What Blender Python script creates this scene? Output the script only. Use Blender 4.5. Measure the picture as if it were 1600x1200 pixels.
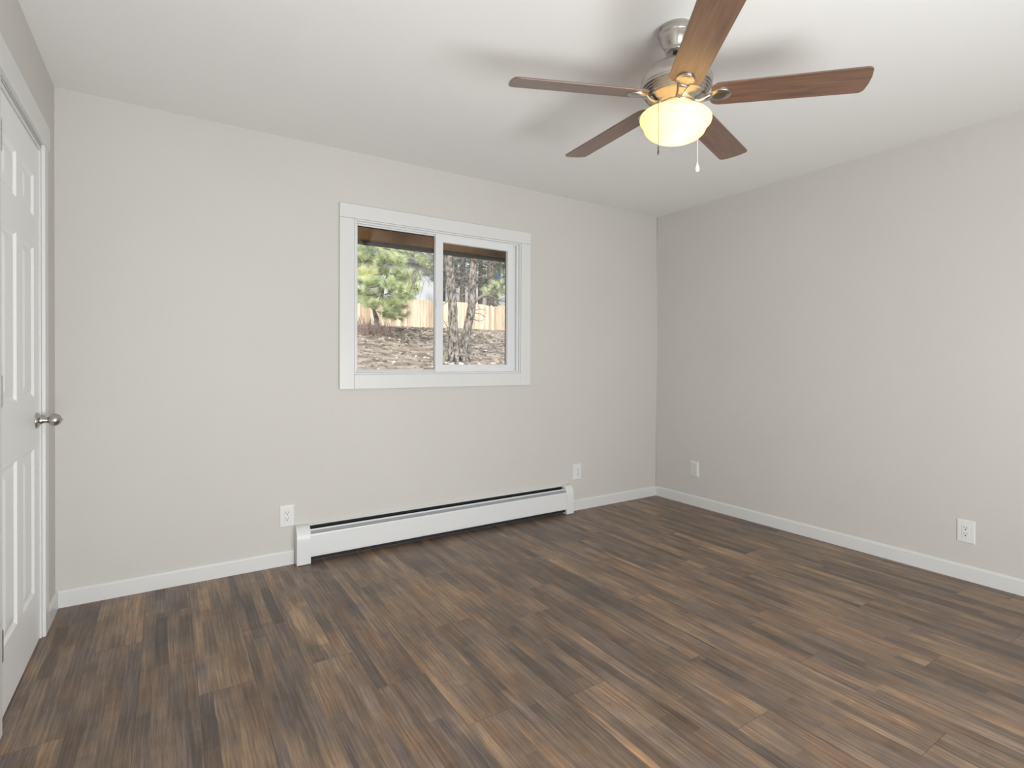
import bpy, bmesh, math, random
from mathutils import Vector, Matrix, noise
random.seed(7)
PI = math.pi
for o in list(bpy.data.objects): bpy.data.objects.remove(o, do_unlink=True)
S = bpy.context.scene
C = S.collection

# ------------------------------------------------------------------ camera
F_PX, YAW, PITCH, ROLL, CY, CAM_H = 834.936, 0.5720, -0.0065, 0.0035, 571.8, 1.1619
Fw = Vector((math.sin(YAW)*math.cos(PITCH), math.cos(YAW)*math.cos(PITCH), math.sin(PITCH)))
Rt = Vector((math.cos(YAW), -math.sin(YAW), 0)); Up = Rt.cross(Fw)
R2 = Rt*math.cos(ROLL)+Up*math.sin(ROLL); U2 = -Rt*math.sin(ROLL)+Up*math.cos(ROLL)
cd = bpy.data.cameras.new('camera'); cam = bpy.data.objects.new('camera', cd); C.objects.link(cam)
M4 = Matrix((R2, U2, -Fw)).transposed().to_4x4(); M4.translation = Vector((0, 0, CAM_H)); cam.matrix_world = M4
cd.sensor_width = 36; cd.lens = F_PX/1600*36; cd.shift_y = (CY-600)/1600; cd.clip_start = .02; cd.clip_end = 500
S.camera = cam
def at(u, v, Y):                       # the point at distance Y from the camera towards the window wall
    d = Fw + R2*((u-800)/F_PX) - U2*((v-CY)/F_PX)
    return Vector((0, 0, CAM_H)) + d*(Y/d.y)

# ------------------------------------------------------------------ room size (metres)
D, R, L, H = 3.2642, 3.6119, 0.4458, 2.44
REAR = -1.0
# ------------------------------------------------------------------ world, sun, lights, exposure
S.view_settings.view_transform = 'Standard'; S.view_settings.look = 'None'
S.view_settings.gamma = 1; S.view_settings.use_curve_mapping = False
S.view_settings.exposure = 0.0
W = bpy.data.worlds.new('world'); S.world = W; W.use_nodes = True
wn = W.node_tree.nodes; wl = W.node_tree.links
sky = wn.new('ShaderNodeTexSky'); sky.sky_type = 'NISHITA'; sky.sun_disc = False
sky.sun_elevation = math.radians(42); sky.sun_rotation = math.radians(200); sky.dust_density = 3; sky.air_density = 1
wmix = wn.new('ShaderNodeMix'); wmix.data_type = 'RGBA'; wmix.inputs[0].default_value = .6
wl.new(sky.outputs[0], wmix.inputs[6]); wmix.inputs[7].default_value = (7, 7.2, 7.6, 1)
wl.new(wmix.outputs[2], wn['Background'].inputs[0]); wn['Background'].inputs[1].default_value = .23
def light(name, kind, loc, rot, energy, color=(1, 1, 1), **k):
    d = bpy.data.lights.new(name, kind); d.energy = energy; d.color = color
    for a, b in k.items(): setattr(d, a, b)
    o = bpy.data.objects.new(name, d); C.objects.link(o); o.location = loc; o.rotation_euler = rot
    return o
light('sun', 'SUN', (0, -5, 12), (math.radians(50), 0, math.radians(-25)), 3.2, (1, .95, .87), angle=math.radians(4))
# area lamp added low behind the camera to brighten the whole room
light('rear_fill_light', 'AREA', (.95, REAR+.10, .56), (math.radians(116), 0, 0), 104, (.955, .99, 1), shape='RECTANGLE', size=2.15, size_y=.8)

# ------------------------------------------------------------------ materials
def mat(name, col=(.8, .8, .8), rough=.5, metal=0, spec=.5, **kw):
    m = bpy.data.materials.new(name); m.use_nodes = True
    b = m.node_tree.nodes['Principled BSDF']
    b.inputs['Base Color'].default_value = (*col, 1); b.inputs['Roughness'].default_value = rough
    b.inputs['Metallic'].default_value = metal; b.inputs['Specular IOR Level'].default_value = spec
    for k, v in kw.items(): b.inputs[k.replace('_', ' ')].default_value = v
    return m
def nd(m, t, **kw):
    n = m.node_tree.nodes.new(t)
    for k, v in kw.items(): setattr(n, k, v)
    return n
def lk(m, a, b): m.node_tree.links.new(a, b)
def objco(m, scale=(1, 1, 1)):
    tc = nd(m, 'ShaderNodeTexCoord'); mp = nd(m, 'ShaderNodeMapping'); mp.inputs['Scale'].default_value = scale
    lk(m, tc.outputs['Object'], mp.inputs[0]); return mp.outputs[0]
def noisy(m, scale, c1, c2, p1=.35, p2=.65, vec=(1, 1, 1), detail=4, bump=0, bscale=None, bdist=.01):
    b = m.node_tree.nodes['Principled BSDF']; co = objco(m, vec)
    n = nd(m, 'ShaderNodeTexNoise'); n.inputs['Scale'].default_value = scale; n.inputs['Detail'].default_value = detail
    lk(m, co, n.inputs['Vector']); r = nd(m, 'ShaderNodeValToRGB')
    r.color_ramp.elements[0].position = p1; r.color_ramp.elements[0].color = (*c1, 1)
    r.color_ramp.elements[1].position = p2; r.color_ramp.elements[1].color = (*c2, 1)
    lk(m, n.outputs['Fac'], r.inputs[0]); lk(m, r.outputs[0], b.inputs['Base Color'])
    if bump:
        n2 = nd(m, 'ShaderNodeTexNoise'); n2.inputs['Scale'].default_value = bscale or scale; n2.inputs['Detail'].default_value = 6
        lk(m, co, n2.inputs['Vector']); bp = nd(m, 'ShaderNodeBump'); bp.inputs['Strength'].default_value = bump; bp.inputs['Distance'].default_value = bdist
        lk(m, n2.outputs['Fac'], bp.inputs['Height']); lk(m, bp.outputs[0], b.inputs['Normal'])
    return m, r
wall_m, _ = noisy(mat('wall_paint', rough=.62, spec=.3), 1.3, (.600, .580, .548), (.615, .595, .563), bump=.12, bscale=9, bdist=.01)
ceil_m, _ = noisy(mat('ceiling_paint', rough=.8, spec=.2), 1.1, (.80, .792, .782), (.815, .807, .797), bump=.15, bscale=7, bdist=.012)
trim_m = mat('white_trim_paint', (.70, .698, .69), .35)
door_m = mat('white_door_paint', (.84, .84, .835), .4)
vinyl_m = mat('white_vinyl', (.74, .75, .755), .3)
plate_m = mat('white_plastic', (.74, .74, .73), .3)
insert_m = mat('light_grey_plastic', (.62, .63, .60), .35)
slot_m = mat('dark_slot', (.03, .028, .025), .6)
steel_m = mat('brushed_nickel', (.50, .475, .44), .27, 1)
hinge_m = mat('satin_nickel_hinge', (.62, .62, .60), .35, 1)
steel_polish = mat('polished_nickel', (.72, .70, .67), .14, 1)
heater_m = mat('white_enamel', (.72, .725, .73), .35)
damper_m = mat('grey_metal_damper', (.42, .44, .46), .35, .6)
black_m = mat('dark_heater_interior', (.012, .011, .010), .7)
gasket_m = mat('dark_gasket', (.02, .02, .015), .6)
whitefob_m = mat('white_ceramic', (.85, .85, .83), .2)
# frosted glass bowl, lit by the bulbs inside it
bowl_m = bpy.data.materials.new('frosted_glass_bowl'); bowl_m.use_nodes = True
n = bowl_m.node_tree.nodes; n.clear(); out = n.new('ShaderNodeOutputMaterial')
tr = n.new('ShaderNodeBsdfTranslucent'); tr.inputs[0].default_value = (1, .90, .70, 1)
df = n.new('ShaderNodeBsdfDiffuse'); df.inputs[0].default_value = (.95, .88, .72, 1)
mx = n.new('ShaderNodeMixShader'); mx.inputs[0].default_value = .35
em = n.new('ShaderNodeEmission'); em.inputs[0].default_value = (1, .80, .47, 1); em.inputs[1].default_value = .14
ad = n.new('ShaderNodeAddShader'); gl = n.new('ShaderNodeBsdfGlossy'); gl.inputs['Roughness'].default_value = .15
mx2 = n.new('ShaderNodeMixShader'); mx2.inputs[0].default_value = .05
l = bowl_m.node_tree.links
l.new(tr.outputs[0], mx.inputs[1]); l.new(df.outputs[0], mx.inputs[2]); l.new(mx.outputs[0], ad.inputs[0]); l.new(em.outputs[0], ad.inputs[1])
l.new(ad.outputs[0], mx2.inputs[1]); l.new(gl.outputs[0], mx2.inputs[2]); l.new(mx2.outputs[0], out.inputs[0])
# thin window glass
glass_m = bpy.data.materials.new('window_glass'); glass_m.use_nodes = True
n = glass_m.node_tree.nodes; n.clear(); out = n.new('ShaderNodeOutputMaterial'); t_ = n.new('ShaderNodeBsdfTransparent'); t_.inputs[0].default_value = (.97, .985, .98, 1)
g_ = n.new('ShaderNodeBsdfGlossy'); g_.inputs['Roughness'].default_value = 0; mx = n.new('ShaderNodeMixShader')
fr = n.new('ShaderNodeLayerWeight'); fr.inputs[0].default_value = .12; ma = n.new('ShaderNodeMath'); ma.operation = 'MULTIPLY_ADD'; ma.inputs[1].default_value = .6; ma.inputs[2].default_value = .04
l = glass_m.node_tree.links; l.new(fr.outputs['Fresnel'], ma.inputs[0]); l.new(ma.outputs[0], mx.inputs[0])
l.new(t_.outputs[0], mx.inputs[1]); l.new(g_.outputs[0], mx.inputs[2]); l.new(mx.outputs[0], out.inputs[0])

# fan blade veneer: grain along the blade's own x axis
def blade_mat():
    m, r = noisy(mat('walnut_blade_veneer', rough=.42, spec=1.0, Coat_Weight=.7, Coat_Roughness=.38), 7, (.080, .038, .024), (.215, .110, .064), .25, .8, vec=(.8, 12, 4), detail=8)
    e = r.color_ramp.elements.new(.5); e.color = (.145, .070, .041, 1)
    return m
blade_m = blade_mat()

# plank floor: each plank carries a random value; four printed strips across its width
def floor_mat():
    m = mat('wood_look_plank_floor', rough=.42, spec=.45); b = m.node_tree.nodes['Principled BSDF']
    uv = nd(m, 'ShaderNodeUVMap', uv_map='plank_uv'); sp = nd(m, 'ShaderNodeSeparateXYZ'); lk(m, uv.outputs[0], sp.inputs[0])
    at_ = nd(m, 'ShaderNodeAttribute', attribute_name='plank_id'); pid = at_.outputs['Fac']
    def M(op, a, b_=None, c=None):
        x = nd(m, 'ShaderNodeMath', operation=op)
        for i, v in enumerate((a, b_, c)):
            if v is None: continue
            if isinstance(v, (int, float)): x.inputs[i].default_value = v
            else: lk(m, v, x.inputs[i])
        return x.outputs[0]
    def vec(x, y, z):
        c = nd(m, 'ShaderNodeCombineXYZ')
        for i, v in enumerate((x, y, z)):
            if isinstance(v, (int, float)): c.inputs[i].default_value = v
            else: lk(m, v, c.inputs[i])
        return c.outputs[0]
    def N(v, s, d=3, rough=.5):
        t = nd(m, 'ShaderNodeTexNoise'); t.inputs['Scale'].default_value = s; t.inputs['Detail'].default_value = d
        t.inputs['Roughness'].default_value = rough; lk(m, v, t.inputs['Vector']); return t.outputs['Fac']
    def ramp(v, *st):
        r = nd(m, 'ShaderNodeValToRGB'); e = r.color_ramp.elements
        while len(e) < len(st): e.new(.5)
        for el, (p, c) in zip(e, st): el.position = p; el.color = (*c, 1)
        lk(m, v, r.inputs[0]); return r.outputs[0]
    def mixc(f, a, b_, mode='MIX'):
        x = nd(m, 'ShaderNodeMix', data_type='RGBA', blend_type=mode)
        if isinstance(f, (int, float)): x.inputs[0].default_value = f
        else: lk(m, f, x.inputs[0])
        for i, v in ((6, a), (7, b_)):
            if isinstance(v, tuple): x.inputs[i].default_value = (*v, 1)
            else: lk(m, v, x.inputs[i])
        return x.outputs[2]
    u, v = sp.outputs[0], sp.outputs[1]
    wob = M('MULTIPLY', M('SUBTRACT', N(vec(M('MULTIPLY', pid, 31), v, 0), 5, 2), .5), .012)
    us = M('ADD', u, wob)
    strip = M('FLOOR', M('DIVIDE', M('ADD', us, M('MULTIPLY', pid, .021)), .0447))
    sid = M('ADD', M('MULTIPLY', strip, 17.3), M('MULTIPLY', pid, 91.7))
    # 1: tone that wanders along each strip
    tone = N(vec(sid, M('MULTIPLY', v, 1.9), M('MULTIPLY', pid, 13)), 1.0, 4, .6)
    # 2: soft cloudy patches ignoring strips
    cloud = N(vec(M('MULTIPLY', us, 9), M('MULTIPLY', v, 2.0), M('MULTIPLY', pid, 57)), 1.0, 4, .6)
    grain = N(vec(M('MULTIPLY', us, 130), M('MULTIPLY', v, 4), M('MULTIPLY', pid, 23)), 1.0, 6, .65)
    fine = N(vec(M('MULTIPLY', us, 420), M('MULTIPLY', v, 22), pid), 1.0, 3, .6)
    # printed blocks: each strip steps in tone every so often
    w1_ = nd(m, 'ShaderNodeTexWhiteNoise', noise_dimensions='1D'); lk(m, sid, w1_.inputs['W'])
    seg = M('FLOOR', M('MULTIPLY_ADD', v, 2.2, M('MULTIPLY', w1_.outputs['Value'], 5)))
    w2_ = nd(m, 'ShaderNodeTexWhiteNoise', noise_dimensions='2D'); lk(m, vec(seg, sid, 0), w2_.inputs['Vector'])
    tone = M('ADD', tone, M('MULTIPLY', M('SUBTRACT', w2_.outputs['Value'], .5), .16))
    t = M('ADD', M('ADD', M('MULTIPLY', tone, .62), M('MULTIPLY', cloud, .26)), M('MULTIPLY_ADD', grain, .20, M('MULTIPLY', M('SUBTRACT', pid, .5), .07)))
    base = ramp(t, (.33, (.092, .067, .054)), (.44, (.140, .103, .079)), (.52, (.192, .138, .101)), (.61, (.275, .190, .127)), (.72, (.40, .275, .170)))
    # hue: grey-violet against red-brown patches
    hue = N(vec(M('ADD', sid, 7.7), M('MULTIPLY', v, 3.7), 3.3), 1.0, 2)
    tint = ramp(hue, (.34, (.90, .94, 1.14)), (.5, (1, 1, 1)), (.66, (1.13, .96, .84)))
    col = mixc(.75, base, mixc(1.0, base, tint, 'MULTIPLY'))
    g = ramp(grain, (.36, (.66, .66, .67)), (.54, (1.04, 1.04, 1.04)), (.68, (1.42, 1.38, 1.32)))
    col = mixc(.75, col, mixc(1.0, col, g, 'MULTIPLY'))
    # sparse dark pores in long dashes
    pore = ramp(fine, (.30, (.55, .54, .54)), (.42, (1, 1, 1)))
    col = mixc(.6, col, mixc(1.0, col, pore, 'MULTIPLY'))
    # joints
    wdt = .179; ed = M('MINIMUM', M('MINIMUM', u, M('SUBTRACT', wdt, u)), M('MINIMUM', v, M('SUBTRACT', 1.22, v)))
    jn = M('LESS_THAN', ed, .0009); col = mixc(M('MULTIPLY', jn, .6), col, (.03, .022, .018))
    lk(m, col, b.inputs['Base Color'])
    rr = M('MULTIPLY_ADD', grain, .22, .32); lk(m, rr, b.inputs['Roughness'])
    bp = nd(m, 'ShaderNodeBump'); bp.inputs['Strength'].default_value = .22; bp.inputs['Distance'].default_value = .0012
    hgt = M('SUBTRACT', grain, M('MULTIPLY', M('LESS_THAN', ed, .0015), 1.5)); lk(m, hgt, bp.inputs['Height']); lk(m, bp.outputs[0], b.inputs['Normal'])
    return m
floor_m = floor_mat()

# outdoors
soil_m, sr = noisy(mat('dry_soil', rough=1, spec=.1), 3.4, (.17, .14, .115), (.44, .37, .31), .36, .66, detail=12, bump=.8, bscale=9, bdist=.06)
bark_m, _ = noisy(mat('pine_bark', rough=1, spec=.1), 20, (.055, .047, .040), (.40, .365, .33), .34, .64, vec=(1, 1, .45), detail=8, bump=1, bdist=.03)
twig_m = mat('grey_twig', (.25, .22, .20), 1)
cedar_m, cr = noisy(mat('cedar_boards', rough=.85, spec=.2), 3, (.58, .46, .35), (.84, .73, .61), .3, .7, vec=(5, 1, .35), detail=5)
def board_tones():
    m = cedar_m; b = m.node_tree.nodes['Principled BSDF']; src = b.inputs['Base Color'].links[0].from_socket
    tc = nd(m, 'ShaderNodeTexCoord'); sx = nd(m, 'ShaderNodeSeparateXYZ'); lk(m, tc.outputs['Object'], sx.inputs[0])
    dv = nd(m, 'ShaderNodeMath', operation='DIVIDE'); lk(m, sx.outputs[0], dv.inputs[0]); dv.inputs[1].default_value = .1435
    fl_ = nd(m, 'ShaderNodeMath', operation='FLOOR'); lk(m, dv.outputs[0], fl_.inputs[0]); wn_ = nd(m, 'ShaderNodeTexWhiteNoise', noise_dimensions='1D'); lk(m, fl_.outputs[0], wn_.inputs['W'])
    rp = nd(m, 'ShaderNodeValToRGB'); rp.color_ramp.elements[0].color = (.72, .66, .60, 1); rp.color_ramp.elements[1].color = (1.15, 1.14, 1.12, 1); lk(m, wn_.outputs['Value'], rp.inputs[0])
    mm = nd(m, 'ShaderNodeMix', data_type='RGBA', blend_type='MULTIPLY'); mm.inputs[0].default_value = 1; lk(m, src, mm.inputs[6]); lk(m, rp.outputs[0], mm.inputs[7]); lk(m, mm.outputs[2], b.inputs['Base Color'])
board_tones()
soffit_m, _ = noisy(mat('stained_soffit_plywood', rough=.8, spec=.2), 4, (.20, .10, .04), (.36, .19, .08), vec=(1, 5, 1), detail=6)
fascia_m = mat('dark_brown_fascia', (.045, .024, .014), .8)
def needle_mat(name, c1, c2):
    m, _ = noisy(mat(name, rough=.6, spec=.3), 3.5, c1, c2, .3, .7, detail=3); return m
needle_y = needle_mat('young_pine_needles', (.34, .44, .24), (.86, .90, .56))
needle_o = needle_mat('old_pine_needles', (.13, .20, .095), (.40, .46, .25))
needle_d = needle_mat('distant_pine_needles', (.10, .14, .095), (.26, .31, .20))
house_m, _ = noisy(mat('pale_blue_grey_siding', rough=.9), 1.2, (.66, .69, .76), (.74, .76, .82), vec=(.3, 1, 1))
roof_m, _ = noisy(mat('grey_roof_shingles', rough=1), 6, (.13, .13, .14), (.26, .255, .265))
eave_m = mat('dark_grey_fascia', (.12, .12, .125), .8)
blue_m = mat('blue_siding', (.10, .22, .52), .7)
white_m = mat('white_siding', (.82, .82, .82), .7)
shrub_m, _ = noisy(mat('dry_reddish_twigs', rough=1), 5, (.20, .14, .12), (.42, .32, .27))
stone_m, _ = noisy(mat('pale_stone', rough=.95), 6, (.42, .37, .32), (.72, .66, .58))
clod_m = mat('dark_soil_clod', (.165, .135, .115), 1)
grass_m = needle_mat('dry_grass', (.42, .40, .20), (.72, .64, .40))

# ------------------------------------------------------------------ helpers
def obj(name, bm, m, parent=None, smooth=False, bevel=0):
    me = bpy.data.meshes.new(name)
    if isinstance(bm, bmesh.types.BMesh):
        bm.normal_update(); bm.to_mesh(me); bm.free()
    else: me.from_pydata(*bm); me.update()
    for x in (m if isinstance(m, (list, tuple)) else [m]): me.materials.append(x)
    if smooth:
        for p in me.polygons: p.use_smooth = True
    o = bpy.data.objects.new(name, me); C.objects.link(o)
    if parent: o.parent = parent
    if bevel:
        b = o.modifiers.new('bevel', 'BEVEL'); b.width = bevel; b.segments = 2; b.limit_method = 'ANGLE'; b.angle_limit = math.radians(35)
    return o
def tag(o, label=None, cat=None, group=None, kind=None):
    for k, v in (('label', label), ('category', cat), ('group', group), ('kind', kind)):
        if v: o[k] = v
    return o
def empty(name, loc=(0, 0, 0), rz=0, parent=None):
    o = bpy.data.objects.new(name, None); C.objects.link(o); o.location = loc; o.rotation_euler = (0, 0, rz); o.empty_display_size = .1
    if parent: o.parent = parent
    return o
def struct(name, bm, m, bevel=0, parent=None, smooth=False):
    o = obj(name, bm, m, parent, smooth, bevel); o['kind'] = 'structure'; return o
def box(bm, x0, x1, y0, y1, z0, z1):
    v = [bm.verts.new(p) for p in ((x0, y0, z0), (x1, y0, z0), (x1, y1, z0), (x0, y1, z0), (x0, y0, z1), (x1, y0, z1), (x1, y1, z1), (x0, y1, z1))]
    for f in ((3, 2, 1, 0), (4, 5, 6, 7), (0, 1, 5, 4), (1, 2, 6, 5), (2, 3, 7, 6), (3, 0, 4, 7)): bm.faces.new([v[i] for i in f])
    return v
def B(*boxes):
    bm = bmesh.new()
    for b in boxes: box(bm, *b)
    return bm
def lathe(prof, seg=48, bm=None, M=None, closed=False):
    bm = bm or bmesh.new(); rings = []
    for r, z in prof:
        ring = []
        if r < 1e-6: ring = [bm.verts.new((M @ Vector((0, 0, z))) if M else (0, 0, z))]
        else:
            for i in range(seg):
                a = 2*PI*i/seg; p = Vector((r*math.cos(a), r*math.sin(a), z)); ring.append(bm.verts.new(M @ p if M else p))
        rings.append(ring)
    for a, b in zip(rings, rings[1:]):
        for i in range(seg):
            j = (i+1) % seg
            if len(a) == 1 and len(b) == 1: continue
            if len(a) == 1: bm.faces.new((a[0], b[j], b[i]))
            elif len(b) == 1: bm.faces.new((a[i], a[j], b[0]))
            else: bm.faces.new((a[i], a[j], b[j], b[i]))
    bmesh.ops.recalc_face_normals(bm, faces=bm.faces)
    return bm
def tube(bm, pts, rad, seg=8, caps=True):
    pts = [Vector(p) for p in pts]; rings = []
    for i, p in enumerate(pts):
        t = (pts[min(i+1, len(pts)-1)]-pts[max(i-1, 0)]).normalized()
        a = t.orthogonal() if i == 0 else (a - t*a.dot(t))
        if a.length < 1e-6: a = t.orthogonal()
        a = a.normalized(); b = t.cross(a); r = rad[i] if hasattr(rad, '__len__') else rad
        rings.append([bm.verts.new(p+(a*math.cos(2*PI*k/seg)+b*math.sin(2*PI*k/seg))*r) for k in range(seg)])
    for r0, r1 in zip(rings, rings[1:]):
        for k in range(seg): bm.faces.new((r0[k], r0[(k+1) % seg], r1[(k+1) % seg], r1[k]))
    if caps and seg > 2: bm.faces.new(rings[0][::-1]); bm.faces.new(rings[-1])
    return bm
def prism(bm, poly, axis, a, b):
    """extrude the 2-D outline poly between a and b along axis (0, 1 or 2)"""
    def P(q, w):
        p = list(q); p.insert(axis, w); return p
    A = [bm.verts.new(P(q, a)) for q in poly]; Bv = [bm.verts.new(P(q, b)) for q in poly]
    bm.faces.new(A); bm.faces.new(Bv[::-1]); n = len(poly)
    for i in range(n): bm.faces.new((A[i], Bv[i], Bv[(i+1) % n], A[(i+1) % n]))
    bmesh.ops.recalc_face_normals(bm, faces=bm.faces)
    return bm

# ================================================================== ROOM SHELL
# floor as one mesh whose faces are the planks
def build_floor():
    PW, PL, X0 = .179, 1.22, .626
    joints = {-6: 2.127, -5: 2.682, -4: 1.72, -3: 2.14, -2: 1.33, -1: 2.137, 0: 1.848, 1: 1.505, 2: 2.138, 3: 1.45, 4: .80, 5: 1.03, 6: 1.373, 7: .666, 8: 1.131, 9: 1.463, 10: .858, 11: 1.75, 12: 1.24, 13: .74, 14: 1.6, 15: 1.05, 16: 2.1}
    rnd = random.Random(11); vs = []; fs = []; uvs = []; ids = []
    for k in range(-7, 17):
        xa, xb = X0+PW*k, X0+PW*(k+1); x0, x1 = max(xa, -L-.09), min(xb, R)
        if x1 <= x0: continue
        j = joints.get(k, rnd.random()*1.2)
        while j > REAR: j -= PL
        while j < D:
            y0, y1 = max(j, REAR), min(j+PL, D)
            if y1 > y0:
                n = len(vs); vs += [(x0, y0, 0), (x1, y0, 0), (x1, y1, 0), (x0, y1, 0)]; fs.append((n, n+1, n+2, n+3))
                uvs += [(x0-xa, y0-j), (x1-xa, y0-j), (x1-xa, y1-j), (x0-xa, y1-j)]; ids.append(rnd.random())
            j += PL
    n = len(vs)   # slab below
    me = bpy.data.meshes.new('floor'); me.from_pydata(vs, [], fs); me.update()
    ul = me.uv_layers.new(name='plank_uv')
    for i, q in enumerate(uvs): ul.data[i].uv = q
    a = me.attributes.new('plank_id', 'FLOAT', 'FACE')
    for i, q in enumerate(ids): a.data[i].value = q
    me.materials.append(floor_m); o = bpy.data.objects.new('floor', me); C.objects.link(o); o['kind'] = 'structure'
    return o
build_floor()
T = .15
struct('ceiling', B((-L-T, R+T, REAR-T, D+T, H, H+.2)), ceil_m)
# window opening
WX0, WX1, WZ0, WZ1 = .955, 2.166, 1.086, 2.032
struct('wall_back', B((-L-T, WX0, D, D+T, -.2, H), (WX1, R+T, D, D+T, -.2, H), (WX0, WX1, D, D+T, -.2, WZ0), (WX0, WX1, D, D+T, WZ1, H)), wall_m)
struct('wall_right', B((R, R+T, REAR-T, D, -.2, H)), wall_m)
DY0, DY1, DZ = 2.232, 2.952, 2.052          # rough door opening
struct('wall_left', B((-L-T, -L, REAR-T, DY0, -.2, H), (-L-T, -L, DY1, D, -.2, H), (-L-T, -L, DY0, DY1, DZ, H)), wall_m)
struct('light_leak_backing', B((-L-T-.06, -L-T-.001, DY0-.2, DY1+.2, -.2, H)), wall_m)  # unseen slab added to stop light leaking round the door
struct('light_leak_backing', B((-L-T-.06, -L-T-.001, DY0-.2, DY1+.2, -.2, H)), wall_m)  # second copy of the added slab
RX0, RX1, RZ0, RZ1 = -.2, 2.1, .16, 1.02  # opening made up in the rear wall for the fill lamp
struct('wall_front', B((-L, RX0, REAR-T, REAR, -.2, H), (RX1, R, REAR-T, REAR, -.2, H), (RX0, RX1, REAR-T, REAR, -.2, RZ0), (RX0, RX1, REAR-T, REAR, RZ1, H)), wall_m)
fill_frame = struct('added_rear_frame', B((RX0-.08, RX1+.08, REAR, REAR+.018, RZ0-.08, RZ0), (RX0-.08, RX1+.08, REAR, REAR+.018, RZ1, RZ1+.08), (RX0-.08, RX0, REAR, REAR+.018, RZ0, RZ1), (RX1, RX1+.08, REAR, REAR+.018, RZ0, RZ1), ), trim_m)  # unseen frame added around the fill lamp
obj('pane', B((RX0, RX1, REAR-.08, REAR-.074, RZ0, RZ1)), mat('white_backing', (.8, .8, .8), .8), fill_frame)  # opaque white board, not glass, closing the made-up opening

# baseboards with an eased top edge
BH, BT = .083, .0125
def base_prof(s=1): return [(0, 0), (BT, 0), (BT, BH-.012), (BT*.75, BH-.004), (BT*.35, BH), (0, BH)]
def base_y(x0, x1, name='baseboard_back'):      # along x against the back wall
    struct(name, prism(bmesh.new(), [(D-a, z) for a, z in base_prof()], 0, x0, x1), trim_m)
HX0, HX1 = .613, 2.628
base_y(-L, HX0-.003, 'baseboard_back'); base_y(HX1+.003, R, 'baseboard_back_right')
struct('baseboard_right', prism(bmesh.new(), [(R-a, z) for a, z in base_prof()], 1, REAR, D-BT), trim_m)
struct('baseboard_left', prism(bmesh.new(), [(-L+a, z) for a, z in base_prof()], 1, 3.025, D-BT), trim_m)

# painter's caulk beads where the walls meet
bm = bmesh.new(); tube(bm, [(R-.0015, D-.0015, BH), (R-.0015, D-.0015, H-.01)], .004, 8); struct('trim_1', bm, mat('pale_caulk', (.66, .62, .585), .5), smooth=True)

# ------------------------------------------------------------------ door with casing
dr = empty('door_1', (-L, DY0, 0)); dr['kind'] = 'structure'
def local(bm, o): bmesh.ops.translate(bm, verts=bm.verts, vec=-Vector(o.location)); return bm
LY0, LY1, LZ0, LZ1 = DY0+.018, DY1-.014, .004, 2.036
XF = -L-.006                                       # front face of the leaf
def door_leaf():
    """six raised panels: front face built as a grid with sunk mouldings"""
    cols = [(LY0+.098, LY0+.298), (LY1-.298+.0, LY1-.098)]
    rows = [(.225, .808), (1.018, 1.617), (1.742, 1.905)]
    bm = B((XF-.030, XF-.010, LY0, LY1, LZ0, LZ1))
    xf, xb = XF, XF-.010
    ys = [LY0, cols[0][0], cols[0][1], cols[1][0], cols[1][1], LY1]
    zs = [LZ0, rows[0][0], rows[0][1], rows[1][0], rows[1][1], rows[2][0], rows[2][1], LZ1]
    for i in range(5):
        for j in range(7):
            y0, y1, z0, z1 = ys[i], ys[i+1], zs[j], zs[j+1]
            if i in (1, 3) and j in (1, 3, 5):
                # ogee: frame edge > groove > sloped field > raised centre
                loops = [(0, xf), (.004, xf-.003), (.010, xf-.0075), (.018, xf-.0085), (.045, xf-.002), (.050, xf-.0015)]
                prev = None
                for ins, x in loops:
                    cur = [bm.verts.new(p) for p in ((x, y0+ins, z0+ins), (x, y1-ins, z0+ins), (x, y1-ins, z1-ins), (x, y0+ins, z1-ins))]
                    if prev:
                        for k in range(4): bm.faces.new((prev[k], prev[(k+1) % 4], cur[(k+1) % 4], cur[k]))
                    prev = cur
                bm.faces.new(prev)
            else:
                bm.faces.new([bm.verts.new(p) for p in ((xf, y0, z0), (xf, y1, z0), (xf, y1, z1), (xf, y0, z1))])
    for (y, a) in ((LY0, 0), (LY1, 1)):
        bm.faces.new([bm.verts.new(p) for p in ((xf, y, LZ0), (xb, y, LZ0), (xb, y, LZ1), (xf, y, LZ1))])
    for z in (LZ0, LZ1): bm.faces.new([bm.verts.new(p) for p in ((xf, LY0, z), (xb, LY0, z), (xb, LY1, z), (xf, LY1, z))])
    bmesh.ops.remove_doubles(bm, verts=bm.verts, dist=1e-5); bmesh.ops.recalc_face_normals(bm, faces=bm.faces)
    return bm
obj('leaf', local(door_leaf(), dr), door_m, dr)
# jamb lining
obj('jamb', local(B((-L-.11, -L, DY0-.004, LY0-.003, 0, DZ), (-L-.11, -L, LY1+.003, DY1+.004, 0, DZ), (-L-.11, -L, LY0-.003, LY1+.003, LZ1+.003, DZ+.004)), dr), trim_m, dr, bevel=.001)
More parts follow.
